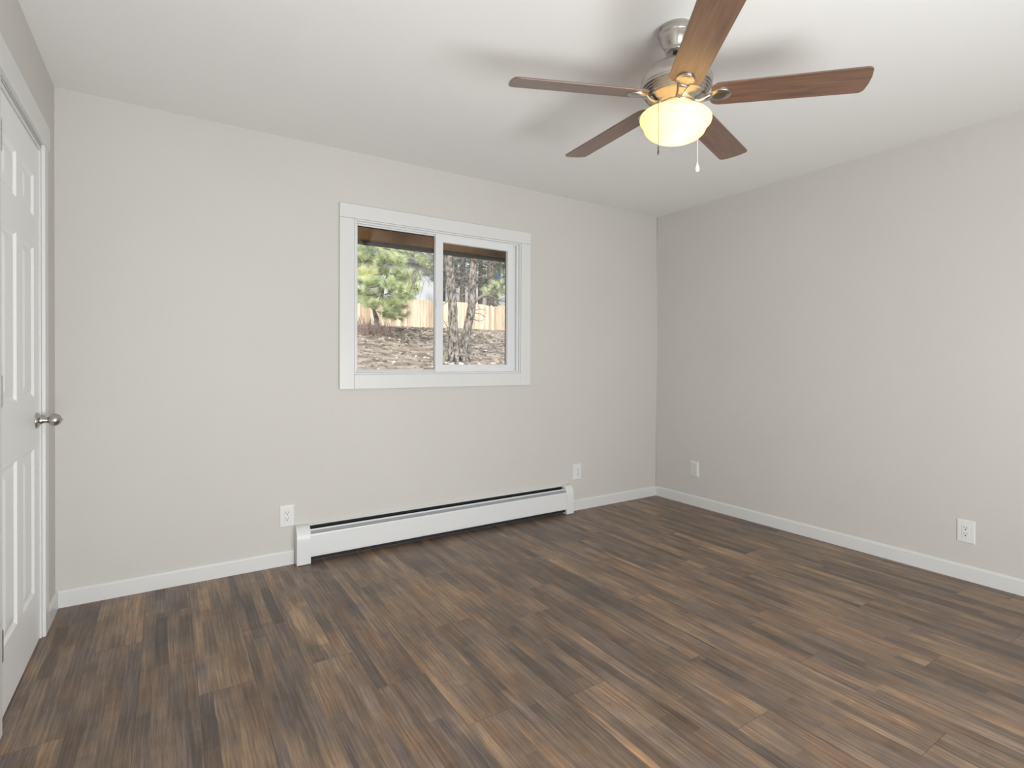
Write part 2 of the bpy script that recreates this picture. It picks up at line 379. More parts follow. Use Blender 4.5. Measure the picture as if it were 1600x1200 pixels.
# casing: legs 70 mm wide, wider head board that runs past the legs
CX = -L+.0135
bm = B((-L, CX, LY1+.008, LY1+.078, 0, 2.066), (-L, CX, LY0-.078, LY0-.008, 0, 2.066))
obj('side_casing', local(bm, dr), trim_m, dr, bevel=.003)
obj('head_casing', local(B((-L, CX+.004, LY0-.105, LY1+.100, 2.066, 2.163)), dr), trim_m, dr, bevel=.003)
for zc in (1.861, 1.067, .275):
    bm = bmesh.new(); box(bm, XF-.001, XF+.0015, LY0-.002, LY0+.014, zc-.048, zc+.048)
    yk, xk = LY0-.004, XF+.014
    for i in range(5): tube(bm, [(xk, yk, zc-.048+.0195*i), (xk, yk, zc-.048+.0195*i+.0182)], .0075, 14)
    tube(bm, [(xk, yk, zc-.052), (xk, yk, zc+.052)], .0055, 12)
    box(bm, XF-.001, xk, yk-.0015, yk+.0015, zc-.048, zc+.048)
    h = obj('hinge', local(bm, dr), hinge_m, dr)
# knob: axis along +x
kb = empty('door_knob', (XF+L, 2.885-DY0, .918), parent=dr)
Mx = Matrix.Rotation(PI/2, 4, 'Y')
obj('rosette', lathe([(0, 0), (.033, 0), (.033, .003), (.030, .007), (.0235, .0095), (.0205, .012), (0, .012)], 40, M=Mx), steel_m, kb, True)
obj('shank', lathe([(.0165, .010), (.0165, .016), (.0125, .021), (.0115, .030), (.0125, .036), (0, .036)], 32, M=Mx), steel_m, kb, True)
pr = [(0, .033)]+[(.026*math.sin(a), .057-.024*math.cos(a)) for a in [PI*i/20 for i in range(3, 20)]]+[(.0045, .0812), (.0043, .0822), (.0040, .0845), (0, .0850)]
obj('knob_ball', lathe(pr, 40, M=Mx), steel_m, kb, True)

# ------------------------------------------------------------------ window
w1 = empty('window_1', (WX0, D, WZ0)); w1['kind'] = 'structure'
cz0, cz1, cx0, cx1 = .9966, 2.1185, .8631, 2.2524
yc = D-.018
bm = B((cx0, cx1, yc, D, WZ1+.001, cz1)); obj('head_casing', local(bm, w1), trim_m, w1, bevel=.0025)
obj('sill_casing', local(B((WX0-.001, WX1+.001, yc, D, cz0, WZ0-.001)), w1), trim_m, w1, bevel=.0025)
for a, b in ((cx0, WX0-.002), (WX1+.002, cx1)): obj('side_casing', local(B((a, b, yc, D, cz0, WZ1)), w1), trim_m, w1, bevel=.0025)
def ring(x0, x1, z0, z1, w, y0, y1, wl=None, wr=None, wt=None, wb=None):
    wl = w if wl is None else wl; wr = w if wr is None else wr; wt = w if wt is None else wt; wb = w if wb is None else wb
    return [(x0, x0+wl, y0, y1, z0, z1), (x1-wr, x1, y0, y1, z0, z1), (x0+wl, x1-wr, y0, y1, z1-wt, z1), (x0+wl, x1-wr, y0, y1, z0, z0+wb)]
# frame: outer lining, stop and track
obj('window_frame', local(B(*ring(WX0, WX1, WZ0, WZ1, .009, D-.014, D+.066), *ring(WX0+.009, WX1-.009, WZ0+.009, WZ1-.009, .010, D+.006, D+.03, wl=.004, wr=.014), *ring(WX0+.009, WX1-.009, WZ0+.009, WZ1-.009, .019, D+.030, D+.062, wl=.016, wr=.03)), w1), vinyl_m, w1, bevel=.0015)
# left fixed light
obj('fixed_sash', local(B(*ring(WX0+.018, 1.545, WZ0+.018, WZ1-.018, .010, D+.026, D+.06, wr=.030)), w1), vinyl_m, w1, bevel=.0015)
obj('pane', local(B((WX0+.024, 1.52, D+.040, D+.044, WZ0+.026, WZ1-.026)), w1), glass_m, w1)
# right sliding sash, one track nearer the room
obj('sliding_sash', local(B(*ring(1.498, 2.112, WZ0+.018, WZ1-.018, .044, D+.004, D+.034, wt=.047, wb=.042, wr=.046, wl=.054)), w1), vinyl_m, w1, bevel=.002)
obj('pane', local(B((1.54, 2.08, D+.018, D+.022, WZ0+.05, WZ1-.05)), w1), glass_m, w1)
obj('gasket', local(B((1.510, 1.515, D+.046, D+.064, WZ0+.028, WZ1-.028), (2.067, 2.072, D+.023, D+.046, WZ0+.055, WZ1-.06), (WX0+.026, WX0+.030, D+.046, D+.06, WZ0+.03, WZ1-.03)), w1), gasket_m, w1)
obj('latch', local(B((1.498, 1.506, D-.002, D+.006, 1.52, 1.585), (1.499, 1.505, D-.008, D, 1.535, 1.555)), w1), vinyl_m, w1, bevel=.001)

# ------------------------------------------------------------------ wall plates
def outlet(loc, rz, label, receptacles=True):
    o = empty('wall_outlet' if receptacles else 'wall_plate', loc, rz)      # local: x along the wall, -y into the room
    tag(o, label, 'outlet' if receptacles else 'wall plate', 'wall outlets' if receptacles else None)
    w, h = .080, .124
    bm = bmesh.new(); prev = None
    for ins, y in ((0, 0), (0, -.0025), (.004, -.006), (.0065, -.0065)):
        cur = [bm.verts.new(p) for p in ((-w/2+ins, y, -h/2+ins), (w/2-ins, y, -h/2+ins), (w/2-ins, y, h/2-ins), (-w/2+ins, y, h/2-ins))]
        if prev:
            for k in range(4): bm.faces.new((prev[k], prev[(k+1) % 4], cur[(k+1) % 4], cur[k]))
        prev = cur
    bm.faces.new(prev); bmesh.ops.recalc_face_normals(bm, faces=bm.faces)
    obj('cover_plate', bm, plate_m, o)
    if receptacles:
        obj('receptacle', B((-.0165, .0165, -.0085, -.005, -.033, .033)), plate_m, o, bevel=.0012)
        bm = bmesh.new()
        for zc in (.0185, -.0145):
            box(bm, -.0078, -.0058, -.0088, -.006, zc-.0005, zc+.0075); box(bm, .0056, .0076, -.0088, -.006, zc, zc+.0070)
            M = Matrix.Translation((0, -.0088, zc-.0075)) @ Matrix.Rotation(PI/2, 4, 'X'); lathe([(0, 0), (.0032, 0), (.0032, -.002), (0, -.002)], 14, bm, M)
        obj('socket_slots', bm, slot_m, o)
    else:
        obj('insert', B((-.0250, .0250, -.0080, -.005, -.0470, .0470)), insert_m, o, bevel=.001)
    for zc in (.0425, -.0425):
        M = Matrix.Translation((0, -.0064, zc)) @ Matrix.Rotation(PI/2, 4, 'X')
        obj('screw', lathe([(0, .0012), (.0018, .0011), (.0025, 0), (0, 0)], 14, M=M), plate_m, o)
    return o
outlet((.572, D, .279), 0, 'white duplex outlet left of the baseboard heater')
outlet((2.717, D, .302), 0, 'white duplex outlet on the window wall, just past the heater\'s far end')
outlet((R, 2.853, .299), -PI/2, 'blank white wall plate with a grey insert on the right wall near the corner', False)
outlet((R, 1.089, .262), -PI/2, 'white duplex outlet on the right wall nearest the camera')

# ------------------------------------------------------------------ baseboard heater
ht = empty('baseboard_heater', ((HX0+HX1)/2, D, 0)); tag(ht, 'long white hot-water baseboard heater under the window', 'heater')
hl = (HX1-HX0)/2; cap = .076
def hp(poly, x0, x1): return prism(bmesh.new(), poly, 0, x0, x1)
# outline points: (y, z), y negative into the room
obj('back_panel', hp([(-.001, .012), (-.004, .012), (-.004, .2120), (-.016, .2075), (-.0165, .2095), (-.004, .2155), (-.001, .2155)], -hl+.01, hl-.01), heater_m, ht)
obj('front_panel', hp([(-.058, .038), (-.064, .040), (-.066, .050), (-.066, .162), (-.064, .1705), (-.054, .1725), (-.054, .169), (-.0625, .167), (-.0635, .052), (-.058, .042)], -hl+.074, hl-.068), heater_m, ht)
obj('damper', hp([(-.0635, .172), (-.0650, .174), (-.0535, .1875), (-.0525, .1865)], -hl+.074, hl-.068), damper_m, ht)
obj('damper_lip', hp([(-.0535, .1865), (-.0545, .1880), (-.0475, .1955), (-.0455, .1945)], -hl+.074, hl-.068), mat('pale_metal_lip', (.72, .76, .80), .35, .2), ht)
obj('heating_element', B((-hl+.04, hl-.04, -.050, -.006, .045, .165)), black_m, ht)
obj('inner_baffle', B((-hl+.03, hl-.03, -.0075, -.0045, .010, .2060), (-hl+.03, hl-.03, -.052, -.0075, .018, .040)), black_m, ht)
cp = [(0, .002), (-.068, .002), (-.0705, .006)]+[(-.012-.0585*math.cos(PI/2*i/12)**.8, .135+.083*math.sin(PI/2*i/12)) for i in range(13)]+[(0, .218)]
for x0, x1 in ((-hl, -hl+cap), (hl-cap+.006, hl)): obj('end_cap', hp(cp, x0, x1), heater_m, ht, bevel=.0015)

# ------------------------------------------------------------------ ceiling fan
FX, FY = 1.635, 1.387
fan = empty('ceiling_fan', (FX, FY, H)); tag(fan, 'five-blade ceiling fan in brushed nickel and walnut with a lit glass bowl', 'ceiling fan')
def fl(prof, name, m, seg=64, parent=None, smooth=True):   # profile heights are room heights
    o = obj(name, lathe([(r, z-H) for r, z in prof], seg), m, parent or fan, smooth); return o
fl([(0, H), (.062, H), (.0635, H-.004), (.060, H-.008), (.0605, H-.011), (.0665, H-.014), (.068, H-.024), (.064, H-.032), (.0625, H-.034), (.062, H-.040), (.057, H-.054), (.048, H-.070), (.041, H-.080), (.040, H-.084), (.0425, H-.087), (.042, H-.092), (.036, H-.095), (.016, H-.092), (0, H-.092)], 'canopy', steel_m)
fl([(0, H-.085), (.0125, H-.085), (.0125, 2.325), (.020, 2.322), (.021, 2.308), (0, 2.308)], 'downrod', steel_m, 24)
mp = [(0, 2.318), (.022, 2.318), (.030, 2.312), (.055, 2.306), (.082, 2.296), (.105, 2.281), (.122, 2.261), (.131, 2.240), (.1335, 2.222), (.131, 2.215)]
z = 2.213; r = .130
for i in range(5):                                          # stacked grooves below the belly
    mp += [(r, z), (r+.0012, z-.0015), (r+.0006, z-.0058), (r-.004, z-.0068)]
    z -= .0078; r -= .0058
mp += [(.097, z-.001), (.090, 2.168), (.072, 2.160), (.070, 2.150), (0, 2.150)]
fl(mp, 'motor_housing', steel_m)
fl([(0, 2.154), (.060, 2.154), (.068, 2.150), (.070, 2.146), (.068, 2.142), (.064, 2.140), (.064, 2.128), (.071, 2.126), (.072, 2.120), (.070, 2.117), (.055, 2.114), (.055, 2.105), (0, 2.110)], 'switch_housing', steel_polish, 48)
# glass bowl, 3 mm thick: flared top, waist step, round bottom
bo = [(.066, 2.119), (.092, 2.1175), (.114, 2.1125), (.127, 2.105), (.1325, 2.099), (.1335, 2.092), (.131, 2.082), (.121, 2.070), (.1165, 2.064), (.1150, 2.057), (.110, 2.045), (.099, 2.034), (.082, 2.024), (.058, 2.016), (.030, 2.0115), (0, 2.010)]
bowl = fl(bo+[(0, 2.013)]+[(max(r-.003, .002), z+.0025) for r, z in bo[::-1][1:]]+[bo[0]], 'light_bowl', bowl_m)
Rb = Matrix.Translation((0, 0, 2.125-H)) @ Matrix.Rotation(math.radians(4.2), 4, Vector((math.sin(YAW), math.cos(YAW), 0))) @ Matrix.Translation((0, 0, H-2.125)); bowl.matrix_local = Rb
for s in (-1, 1):
    a = YAW+.5
    o = light('bulb', 'POINT', (FX+s*.035*math.cos(a), FY+s*.035*math.sin(a), 2.062), (0, 0, 0), .46, (1, .80, .50), shadow_soft_size=.022)
# blades
BR0, BR1, BW0, BW1 = .125, .645, .0590, .0645
def blade_bm():
    n = 14; out = []
    def w(x): return BW0+(BW1-BW0)*(x-BR0)/(BR1-BR0)
    top = []; bot = []
    rc = .022
    pts = []
    # root end with rounded shoulders, tip with small corner radii and a slight bow
    for i in range(7):
        a = PI-PI/2*i/6; pts.append((BR0+.035+.035*math.cos(a), w(BR0)-.028+.028*math.sin(a)))
    for i in range(1, 9): x = BR0+.035+(BR1-rc-BR0-.035)*i/9; pts.append((x, w(x)))
    for i in range(7):
        a = PI/2-PI/2*i/6; pts.append((BR1-rc+rc*math.cos(a), w(BR1)-rc+rc*math.sin(a)))
    pts.append((BR1+.004, .018))
    full = pts+[(x, -y) for x, y in pts[::-1]]
    bm = bmesh.new(); A = [bm.verts.new((x, y, .003)) for x, y in full]; Bv = [bm.verts.new((x, y, -.003)) for x, y in full]
    bm.faces.new(A); bm.faces.new(Bv[::-1])
    for i in range(len(full)): j = (i+1) % len(full); bm.faces.new((A[i], Bv[i], Bv[j], A[j]))
    bmesh.ops.recalc_face_normals(bm, faces=bm.faces)
    return bm
def bracket_bm():
    bm = bmesh.new()
    # cast arm: rises from the motor, sweeps out, then a fluted shoe under the blade
    path = [(.055, 0, -.020), (.070, 0, -.022), (.085, 0, -.0225), (.100, 0, -.0195), (.115, 0, -.0135), (.130, 0, -.0095)]
    hw = [.016, .012, .010, .012, .017, .022]; th = [.005, .0055, .0055, .005, .0045, .004]
    rows = []
    for (x, y, z), a, t in zip(path, hw, th):
        rows.append([bm.verts.new(q) for q in ((x, -a, z), (x, -a*.5, z-t), (x, a*.5, z-t), (x, a, z), (x, a*.5, z+t), (x, -a*.5, z+t))])
    for p, q in zip(rows, rows[1:]):
        for k in range(6): bm.faces.new((p[k], p[(k+1) % 6], q[(k+1) % 6], q[k]))
    bm.faces.new(rows[0][::-1]); bm.faces.new(rows[-1])
    # shoe: shield outline, domed
    out = []
    N = 24
    def sh(s):
        pts = []
        for i in range(N):
            a = 2*PI*i/N; c = math.cos(a); x = .150+.047*c*s
            y = .034*math.sin(a)*s*(1 if c > .1 else 1-.42*(.1-c)); pts.append((x, y))
        return pts
    prev = None
    for s, z in ((1, -.0032), (1, -.0075), (.95, -.0092), (.86, -.0088), (.80, -.0105), (.5, -.0115)):
        cur = [bm.verts.new((x, y, z)) for x, y in sh(s)]
        if prev:
            for k in range(N): bm.faces.new((prev[k], prev[(k+1) % N], cur[(k+1) % N], cur[k]))
        prev = cur
    bm.faces.new(prev)
    bmesh.ops.recalc_face_normals(bm, faces=bm.faces)
    return bm
def screws_bm():
    bm = bmesh.new()
    for x, y in ((.19, .012), (.19, -.012), (.235, 0)):
        lathe([(0, -.0150), (.003, -.0145), (.0042, -.0125), (.0042, -.011), (0, -.011)], 12, bm, Matrix.Translation((x, y, 0)))
    return bm
PH0 = -.9589
BL = [(.100, -.216, -.038, 0), (-.019, -.075, -.053, 0), (-.028, -.164, -.025, .004), (-.040, -.250, -.018, .003), (-.013, -.230, -.006, -.007)]
bme = bmesh_b = None
for k, (dph, al, drp, dz) in enumerate(BL):
    a = PH0+k*2*PI/5+dph
    er = Vector((math.cos(a)*math.cos(drp), math.sin(a)*math.cos(drp), math.sin(drp))); et = Vector((-math.sin(a), math.cos(a), 0)); nn = er.cross(et)
    b = obj('blade', blade_bm(), blade_m, fan, bevel=.0015)
    y_ = et*math.cos(al)+nn*math.sin(al); z_ = er.cross(y_)
    M = Matrix((er, y_, z_)).transposed().to_4x4(); M.translation = Vector((0, 0, 2.1775+dz-H)); b.matrix_local = M
    br = obj('blade_bracket', bracket_bm(), steel_m, b, True)
# pull chains
chain_m = mat('dark_nickel_chain', (.20, .19, .17), .4, 1)
white_chain_m = mat('white_enamelled_chain', (.8, .8, .77), .35)
def chain(name, px, py, z0, z1, label, fobm, fob):
    bm = bmesh.new(); z = z0
    tube(bm, [(px, py, z0-H), (px, py, z1-H)], .0011, 6)
    while z > z1: 
        bmesh.ops.create_icosphere(bm, subdivisions=1, radius=.0016, matrix=Matrix.Translation((px, py, z-H))); z -= .0046
    tube(bm, [(px*.45+.0, py*.45, z0-H+.001), (px, py, z0-H)], .0012, 6)
    c = obj(name, bm, chain_m if fobm is chain_m else white_chain_m, fan, True); c['label'] = label
    f = obj('fob', lathe([(r, z1-H-z) for r, z in fob], 24, M=Matrix.Translation((px, py, 0))), fobm, c, True)
    return c
ring_fob = [(0, 0), (.0022, .001), (.0030, .005), (.0022, .009), (.0026, .012), (.0038, .020), (.0036, .026), (.0020, .031), (0, .032)]
drop_fob = [(0, 0), (.0022, .0005), (.0030, .004), (.0045, .011), (.0075, .019), (.0088, .026), (.0075, .033), (.004, .037), (0, .038)]
chain('pull_chain', -.145, -.044, 2.118, 1.945, 'nickel pull chain with a small metal fob', chain_m, ring_fob)
chain('pull_chain', .150, .018, 2.118, 1.966, 'pull chain with a white teardrop fob', whitefob_m, drop_fob)

# ================================================================== OUTDOORS
def gz(x, y):                                    # height of the sloping yard
    pts = [(3.4, -.25), (6, .25), (10.8, 1.20), (16.0, 2.12), (21.5, 2.68), (30, 3.4), (60, 5)]
    for (a, za), (b, zb) in zip(pts, pts[1:]):
        if y <= b: h = za+(zb-za)*(y-a)/(b-a); break
    else: h = 5
    return h + .05*(noise.noise(Vector((x*.6, y*.6, 0)))) + .03*noise.noise(Vector((x*2.3, y*2.3, 4)))
def build_ground():
    vs = []; fs = []; nx, ny = 150, 150
    for j in range(ny+1):
        y = 3.42+(j/ny)**1.5*57
        for i in range(nx+1):
            x = -12+(i/nx)*60; vs.append((x, y, gz(x, y)))
    for j in range(ny):
        for i in range(nx): a = j*(nx+1)+i; fs.append((a, a+1, a+nx+2, a+nx+1))
    o = obj('ground', (vs, [], fs), soil_m, smooth=True); o['kind'] = 'structure'
build_ground()
struct('roof_overhang', B((-3, 8, D+T+.01, 4.30, 2.215, 2.235)), soffit_m)
struct('roof_fascia', B((-3, 8, 4.08, 4.118, 2.108, 2.2145)), soffit_m)
struct('roof_gutter', B((-3, 8, 4.12, 4.20, 2.088, 2.20)), fascia_m)
struct('exterior_wall', B((-3, WX0-.1, D+T+.002, D+T+.03, -.5, 2.213), (WX1+.1, 8, D+T+.002, D+T+.03, -.5, 2.213), (WX0-.1, WX1+.1, D+T+.002, D+T+.03, -.5, WZ0-.06)), house_m)

# cedar fence, one panel per 2.4 m, with a gently arched top
FYP = 21.6
fence = empty('wooden_fence', (10, FYP, 2.6)); tag(fence, 'light cedar board fence with arched tops across the back of the yard', 'fence')
rf = random.Random(3)
x = 3.0-3*2.44; pn = 2.44
while x < 19:
    bm = bmesh.new(); xx = x
    while xx < x+pn-.07:
        w = .138; top = 1.13+.12*math.sin(PI*(xx+.07-x)/pn)+rf.uniform(-.012, .012); g = gz(xx, FYP)-.04; yo = rf.uniform(-.006, .006)
        prism(bm, [(xx, g), (xx+w, g), (xx+w, g+top-.03), (xx+w-.03, g+top), (xx+.03, g+top), (xx, g+top-.03)], 1, FYP-.02+yo, FYP+yo); xx += .1435
    bmesh.ops.translate(bm, verts=bm.verts, vec=-fence.location)
    obj('fence_panel', bm, cedar_m, fence)
    g = gz(x, FYP)
    obj('fence_rail', local(B((x, x+pn, FYP+.02, FYP+.06, g+.25, g+.34), (x, x+pn, FYP+.02, FYP+.06, g+.85, g+.94)), fence), cedar_m, fence)
    obj('fence_post', local(B((x-.05, x+.05, FYP+.02, FYP+.12, g-.2, g+1.15)), fence), cedar_m, fence)
    x += pn

# needles: slender three-sided spikes collected in one mesh
class Needles:
    def __init__(s): s.v = []; s.f = []
    def spike(s, p, d, ln, w):
        d = d.normalized(); a = d.orthogonal().normalized(); b = d.cross(a); n = len(s.v)
        s.v += [tuple(p+a*w), tuple(p-a*w*.5+b*w*.87), tuple(p-a*w*.5-b*w*.87), tuple(p+d*ln)]
        s.f += [(n, n+1, n+3), (n+1, n+2, n+3), (n+2, n, n+3)]
    def tuft(s, p, d, n, ln, w, spread=1.0, r=random):
        d = d.normalized()
        for _ in range(n):
            q = Vector((r.gauss(0, 1), r.gauss(0, 1), r.gauss(0, 1))).normalized()
            s.spike(p-d*ln*.55*r.random(), (d+q*spread), ln*r.uniform(.75, 1.1), w)
def pine_branch(bm, nd_, p0, p1, rng, nl, nw, n=26, tufts=5, sag=.1, br=.012):
    p0 = Vector(p0); p1 = Vector(p1); pts = []
    for i in range(6):
        t = i/5; pts.append(p0.lerp(p1, t)+Vector((rng.uniform(-.03, .03), rng.uniform(-.03, .03), -sag*math.sin(PI*t)))*(1 if 0 < i < 5 else 0))
    tube(bm, pts, [br*(1-.7*i/5) for i in range(6)], 5)
    ln = (p1-p0).length
    for k in range(tufts):
        t = 1-.55*k/max(1, tufts); q = p0.lerp(p1, t); dirv = (p1-p0).normalized()
        if k: 
            side = Vector((rng.uniform(-1, 1), rng.uniform(-1, 1), rng.uniform(-.3, .9)))
            dirv = (dirv*.6+side).normalized(); q2 = q+dirv*ln*rng.uniform(.12, .3); tube(bm, [q, q2], [br*.4, br*.25], 4); q = q2
        nd_.tuft(q, dirv+Vector((0, 0, .35)), n, nl, nw, .85, rng)

# young pine at the left of the view
YP = 15.6
def young_pine():
    rng = random.Random(5)
    p = at(590, 512, YP); base = Vector((p.x, YP, gz(p.x, YP)-.05))
    root = empty('young_pine', base); tag(root, 'bushy young pine tree with bright green needles by the fence', 'tree')
    bm = bmesh.new(); nn = Needles()
    P = lambda u, v, dy=0: at(u, v, YP+dy)
    # leaning, forked trunk
    t1 = [base, P(588, 497), P(584, 484), P(592, 474), P(597, 462), P(600, 445), P(606, 428), P(604, 414)]
    tube(bm, t1, [.11, .075, .055, .05, .045, .035, .025, .012], 8)
    tube(bm, [P(584, 484), P(575, 473), P(566, 458), P(560, 440)], [.04, .03, .022, .012], 6)
    tube(bm, [P(586, 492), P(592, 505), P(596, 515)], [.03, .022, .012], 5)
    ends = [(566, 440), (560, 455), (556, 470), (563, 428), (572, 448), (578, 462), (570, 470), (583, 425), (590, 412), (596, 404), (607, 400), (615, 410), (622, 398), (632, 405), (620, 424), (612, 438), (603, 425),
            (628, 438), (640, 432), (650, 440), (647, 455), (636, 452), (628, 462), (640, 466), (622, 474), (630, 480), (615, 470), (608, 482), (618, 490), (627, 497), (603, 492), (612, 455), (644, 425), (600, 470), (588, 440), (594, 455), (605, 447), (583, 474), (575, 436), (652, 450)]
    for i, (u, v) in enumerate(ends):
        s = t1[min(7, max(2, int(2+(505-v)/18)))]
        e = P(u, v, rng.uniform(-.7, .7))
        for _k in range(2): pine_branch(bm, nn, s.lerp(e, .25), e+Vector((rng.uniform(-.16, .16), rng.uniform(-.4, .4), rng.uniform(-.16, .16)))*_k, rng, .25, .0042, n=52, tufts=5, sag=.05, br=.014)
    obj('trunk', local(bm, root), bark_m, root, True)
    vs = [tuple(Vector(v)-base) for v in nn.v]
    obj('foliage', (vs, [], nn.f), needle_y, root)
young_pine()

# twin-trunked old pine right of the window's middle
YT = 10.9
def old_pine():
    rng = random.Random(9); P = lambda u, v, dy=0: at(u, v, YT+dy)
    p = P(715, 560); base = Vector((p.x, YT, gz(p.x, YT)-.08)); root = empty('old_pine', base)
    tag(root, 'old grey-barked pine with two trunks rising from one base in the yard', 'tree')
    def rough_tube(pts, rads, seg=16, sub=6):
        q = []; rr = []
        for i in range(len(pts)-1):
            for s in range(sub): t = s/sub; q.append(pts[i].lerp(pts[i+1], t)); rr.append(rads[i]*(1-t)+rads[i+1]*t)
        q.append(pts[-1]); rr.append(rads[-1]); b = bmesh.new(); tube(b, q, rr, seg)
        for v in b.verts:
            d = noise.noise(v.co*Vector((9, 9, 3)) if False else Vector((v.co.x*11, v.co.y*11, v.co.z*4)))
            v.co += Vector((d, noise.noise(v.co*7), 0))*.022
        return b
    a = [P(708, 570), P(709, 550), P(708, 510), P(707, 470), P(703, 430), P(700, 395), P(697, 340), P(694, 250)]
    ra = [.19, .125, .108, .105, .10, .098, .095, .07]
    b2 = [P(722, 568, -.05), P(722, 553), P(729, 520), P(737, 480), P(738, 440), P(740, 400), P(742, 330), P(743, 250)]
    rb = [.17, .11, .098, .098, .092, .085, .085, .06]
    obj('trunk', local(rough_tube(a, ra), root), bark_m, root, True)
    obj('trunk', local(rough_tube(b2, rb), root), bark_m, root, True)
    # root flare
    bm = bmesh.new()
    for u, v, e in ((695, 568, -.1), (703, 572, -.35), (714, 572, -.5), (726, 570, -.4), (735, 564, 0), (718, 556, -.25), (712, 545, -.2)):
        q = P(u, v, e); q.z = min(q.z, gz(q.x, q.y)+.03) if v > 556 else q.z
        tube(bm, [P(714+(u-714)*.35, 538), P(714+(u-714)*.6, 554, e*.4), q], [.05, .06, .03], 7)
    for v in bm.verts: v.co += Vector((noise.noise(v.co*9), noise.noise(v.co*8), noise.noise(v.co*7)))*.02
    obj('root_flare', local(bm, root), bark_m, root, True)
    # dead and live branches
    nn = Needles()
    main = bmesh.new()
    tube(main, [P(738, 476), P(745, 468), P(753, 463), P(762, 461), P(772, 465), P(783, 470), P(796, 474)], [.05, .042, .034, .024, .018, .014, .009], 7)
    dead = [[(736, 486), (750, 483), (760, 485)], [(738, 488), (752, 491), (757, 495)], [(736, 497), (748, 502), (754, 500)], [(708, 455), (722, 462), (735, 450), (748, 444)], [(704, 430), (718, 436), (730, 430), (745, 415), (770, 402)],
            [(702, 485), (712, 470), (728, 472)], [(700, 470), (690, 478), (684, 470)], [(709, 505), (700, 512), (693, 500)], [(707, 520), (696, 530), (690, 524)], [(738, 440), (750, 432), (764, 430), (776, 420)], [(740, 410), (752, 400), (770, 398)],
            [(703, 420), (696, 424), (690, 416)], [(700, 400), (715, 404), (735, 402)], [(726, 540), (742, 528), (760, 532), (774, 545)], [(730, 530), (746, 530), (768, 538), (786, 540)], [(724, 545), (738, 536), (752, 520)], [(712, 530), (720, 538), (716, 552)],
            [(707, 445), (694, 452), (687, 462)], [(741, 395), (757, 380), (770, 376)], [(705, 440), (716, 420), (728, 400)], [(738, 460), (728, 452), (720, 440)]]
    for d in dead:
        pts = [P(u, v, .12*i-.15+rng.uniform(-.2, .1)) for i, (u, v) in enumerate(d)]; pts[0] = P(*d[0])
        tube(main, pts, [.014*(1-.75*i/(len(pts)-1)) for i in range(len(pts))], 5)
        q = pts[1]; 
        for _ in range(3):
            e = pts[-1].lerp(q, rng.random()); tube(main, [e, e+Vector((rng.uniform(-.15, .15), rng.uniform(-.1, .1), rng.uniform(-.1, .14)))], [.005, .003], 4)
    for u, v in ((757, 455), (766, 448), (775, 444), (785, 440), (792, 432), (762, 462), (772, 456), (782, 452), (790, 448), (798, 446), (752, 452), (770, 440), (780, 462), (792, 425), (756, 461)):
        pine_branch(main, nn, P(772, 464), P(u, v, rng.uniform(-.3, .3)), rng, .13, .0022, n=30, tufts=3, sag=.02, br=.008)
    for u, v in ((789, 488), (794, 494), (790, 500), (798, 485)):
        pine_branch(main, nn, P(800, 492), P(u, v, rng.uniform(-.2, .2)), rng, .12, .0022, n=26, tufts=3, sag=.02, br=.006)
    obj('branch', local(main, root), twig_m, root, True)
    obj('foliage', ([tuple(Vector(v)-base) for v in nn.v], [], nn.f), needle_y, root)
old_pine()

# pine boughs reaching down into the top of the left pane, from a tall pine rooted out of sight to the left
def tall_pine():
    rng = random.Random(21); Y = 12.5; P = lambda u, v, dy=0: at(u, v, Y+dy)
    q = P(480, 500); base = Vector((q.x, Y, gz(q.x, Y)-.05)); root = empty('tall_pine', base)
    tag(root, 'tall pine whose yellow-green boughs hang across the top of the left pane', 'tree')
    bm = bmesh.new(); tube(bm, [base, base+Vector((.05, 0, 3)), base+Vector((0, .1, 8))], [.2, .17, .1], 14)
    obj('trunk', local(bm, root), bark_m, root, True)
    bm = bmesh.new(); nn = Needles()
    for pts in ([(480, 330), (530, 360), (580, 385), (620, 392), (650, 398)], [(480, 320), (560, 350), (620, 372), (660, 396), (678, 412)], [(480, 300), (560, 330), (640, 372), (679, 380)]):
        P3 = [P(*p) for p in pts]; tube(bm, P3, [.035, .028, .02, .014, .008][:len(P3)], 6)
    ends = [(560, 385), (568, 392), (577, 388), (586, 385), (595, 390), (604, 388), (613, 392), (622, 389), (630, 396), (560, 398), (567, 404), (575, 400), (600, 380), (640, 388), (648, 394), (655, 404), (644, 400), (661, 412), (668, 408), (636, 384), (618, 382), (590, 377), (572, 378), (652, 386), (664, 398), (672, 418), (626, 404)]
    for u, v in ends: pine_branch(bm, nn, P(u-14, v-10), P(u, v, rng.uniform(-.4, .4)), rng, .16, .0032, n=44, tufts=4, sag=.02, br=.007)
    for _ in range(26):                       # bare twigs in front of the far house
        u, v = rng.uniform(635, 676), rng.uniform(405, 440); tube(bm, [P(u, v), P(u+rng.uniform(-12, 12), v+rng.uniform(-4, 22)), P(u+rng.uniform(-16, 16), v+rng.uniform(5, 34))], [.008, .006, .003], 4)
    obj('bough', local(bm, root), twig_m, root, True)
    obj('foliage', ([tuple(Vector(v)-base) for v in nn.v], [], nn.f), needle_y, root)
tall_pine()

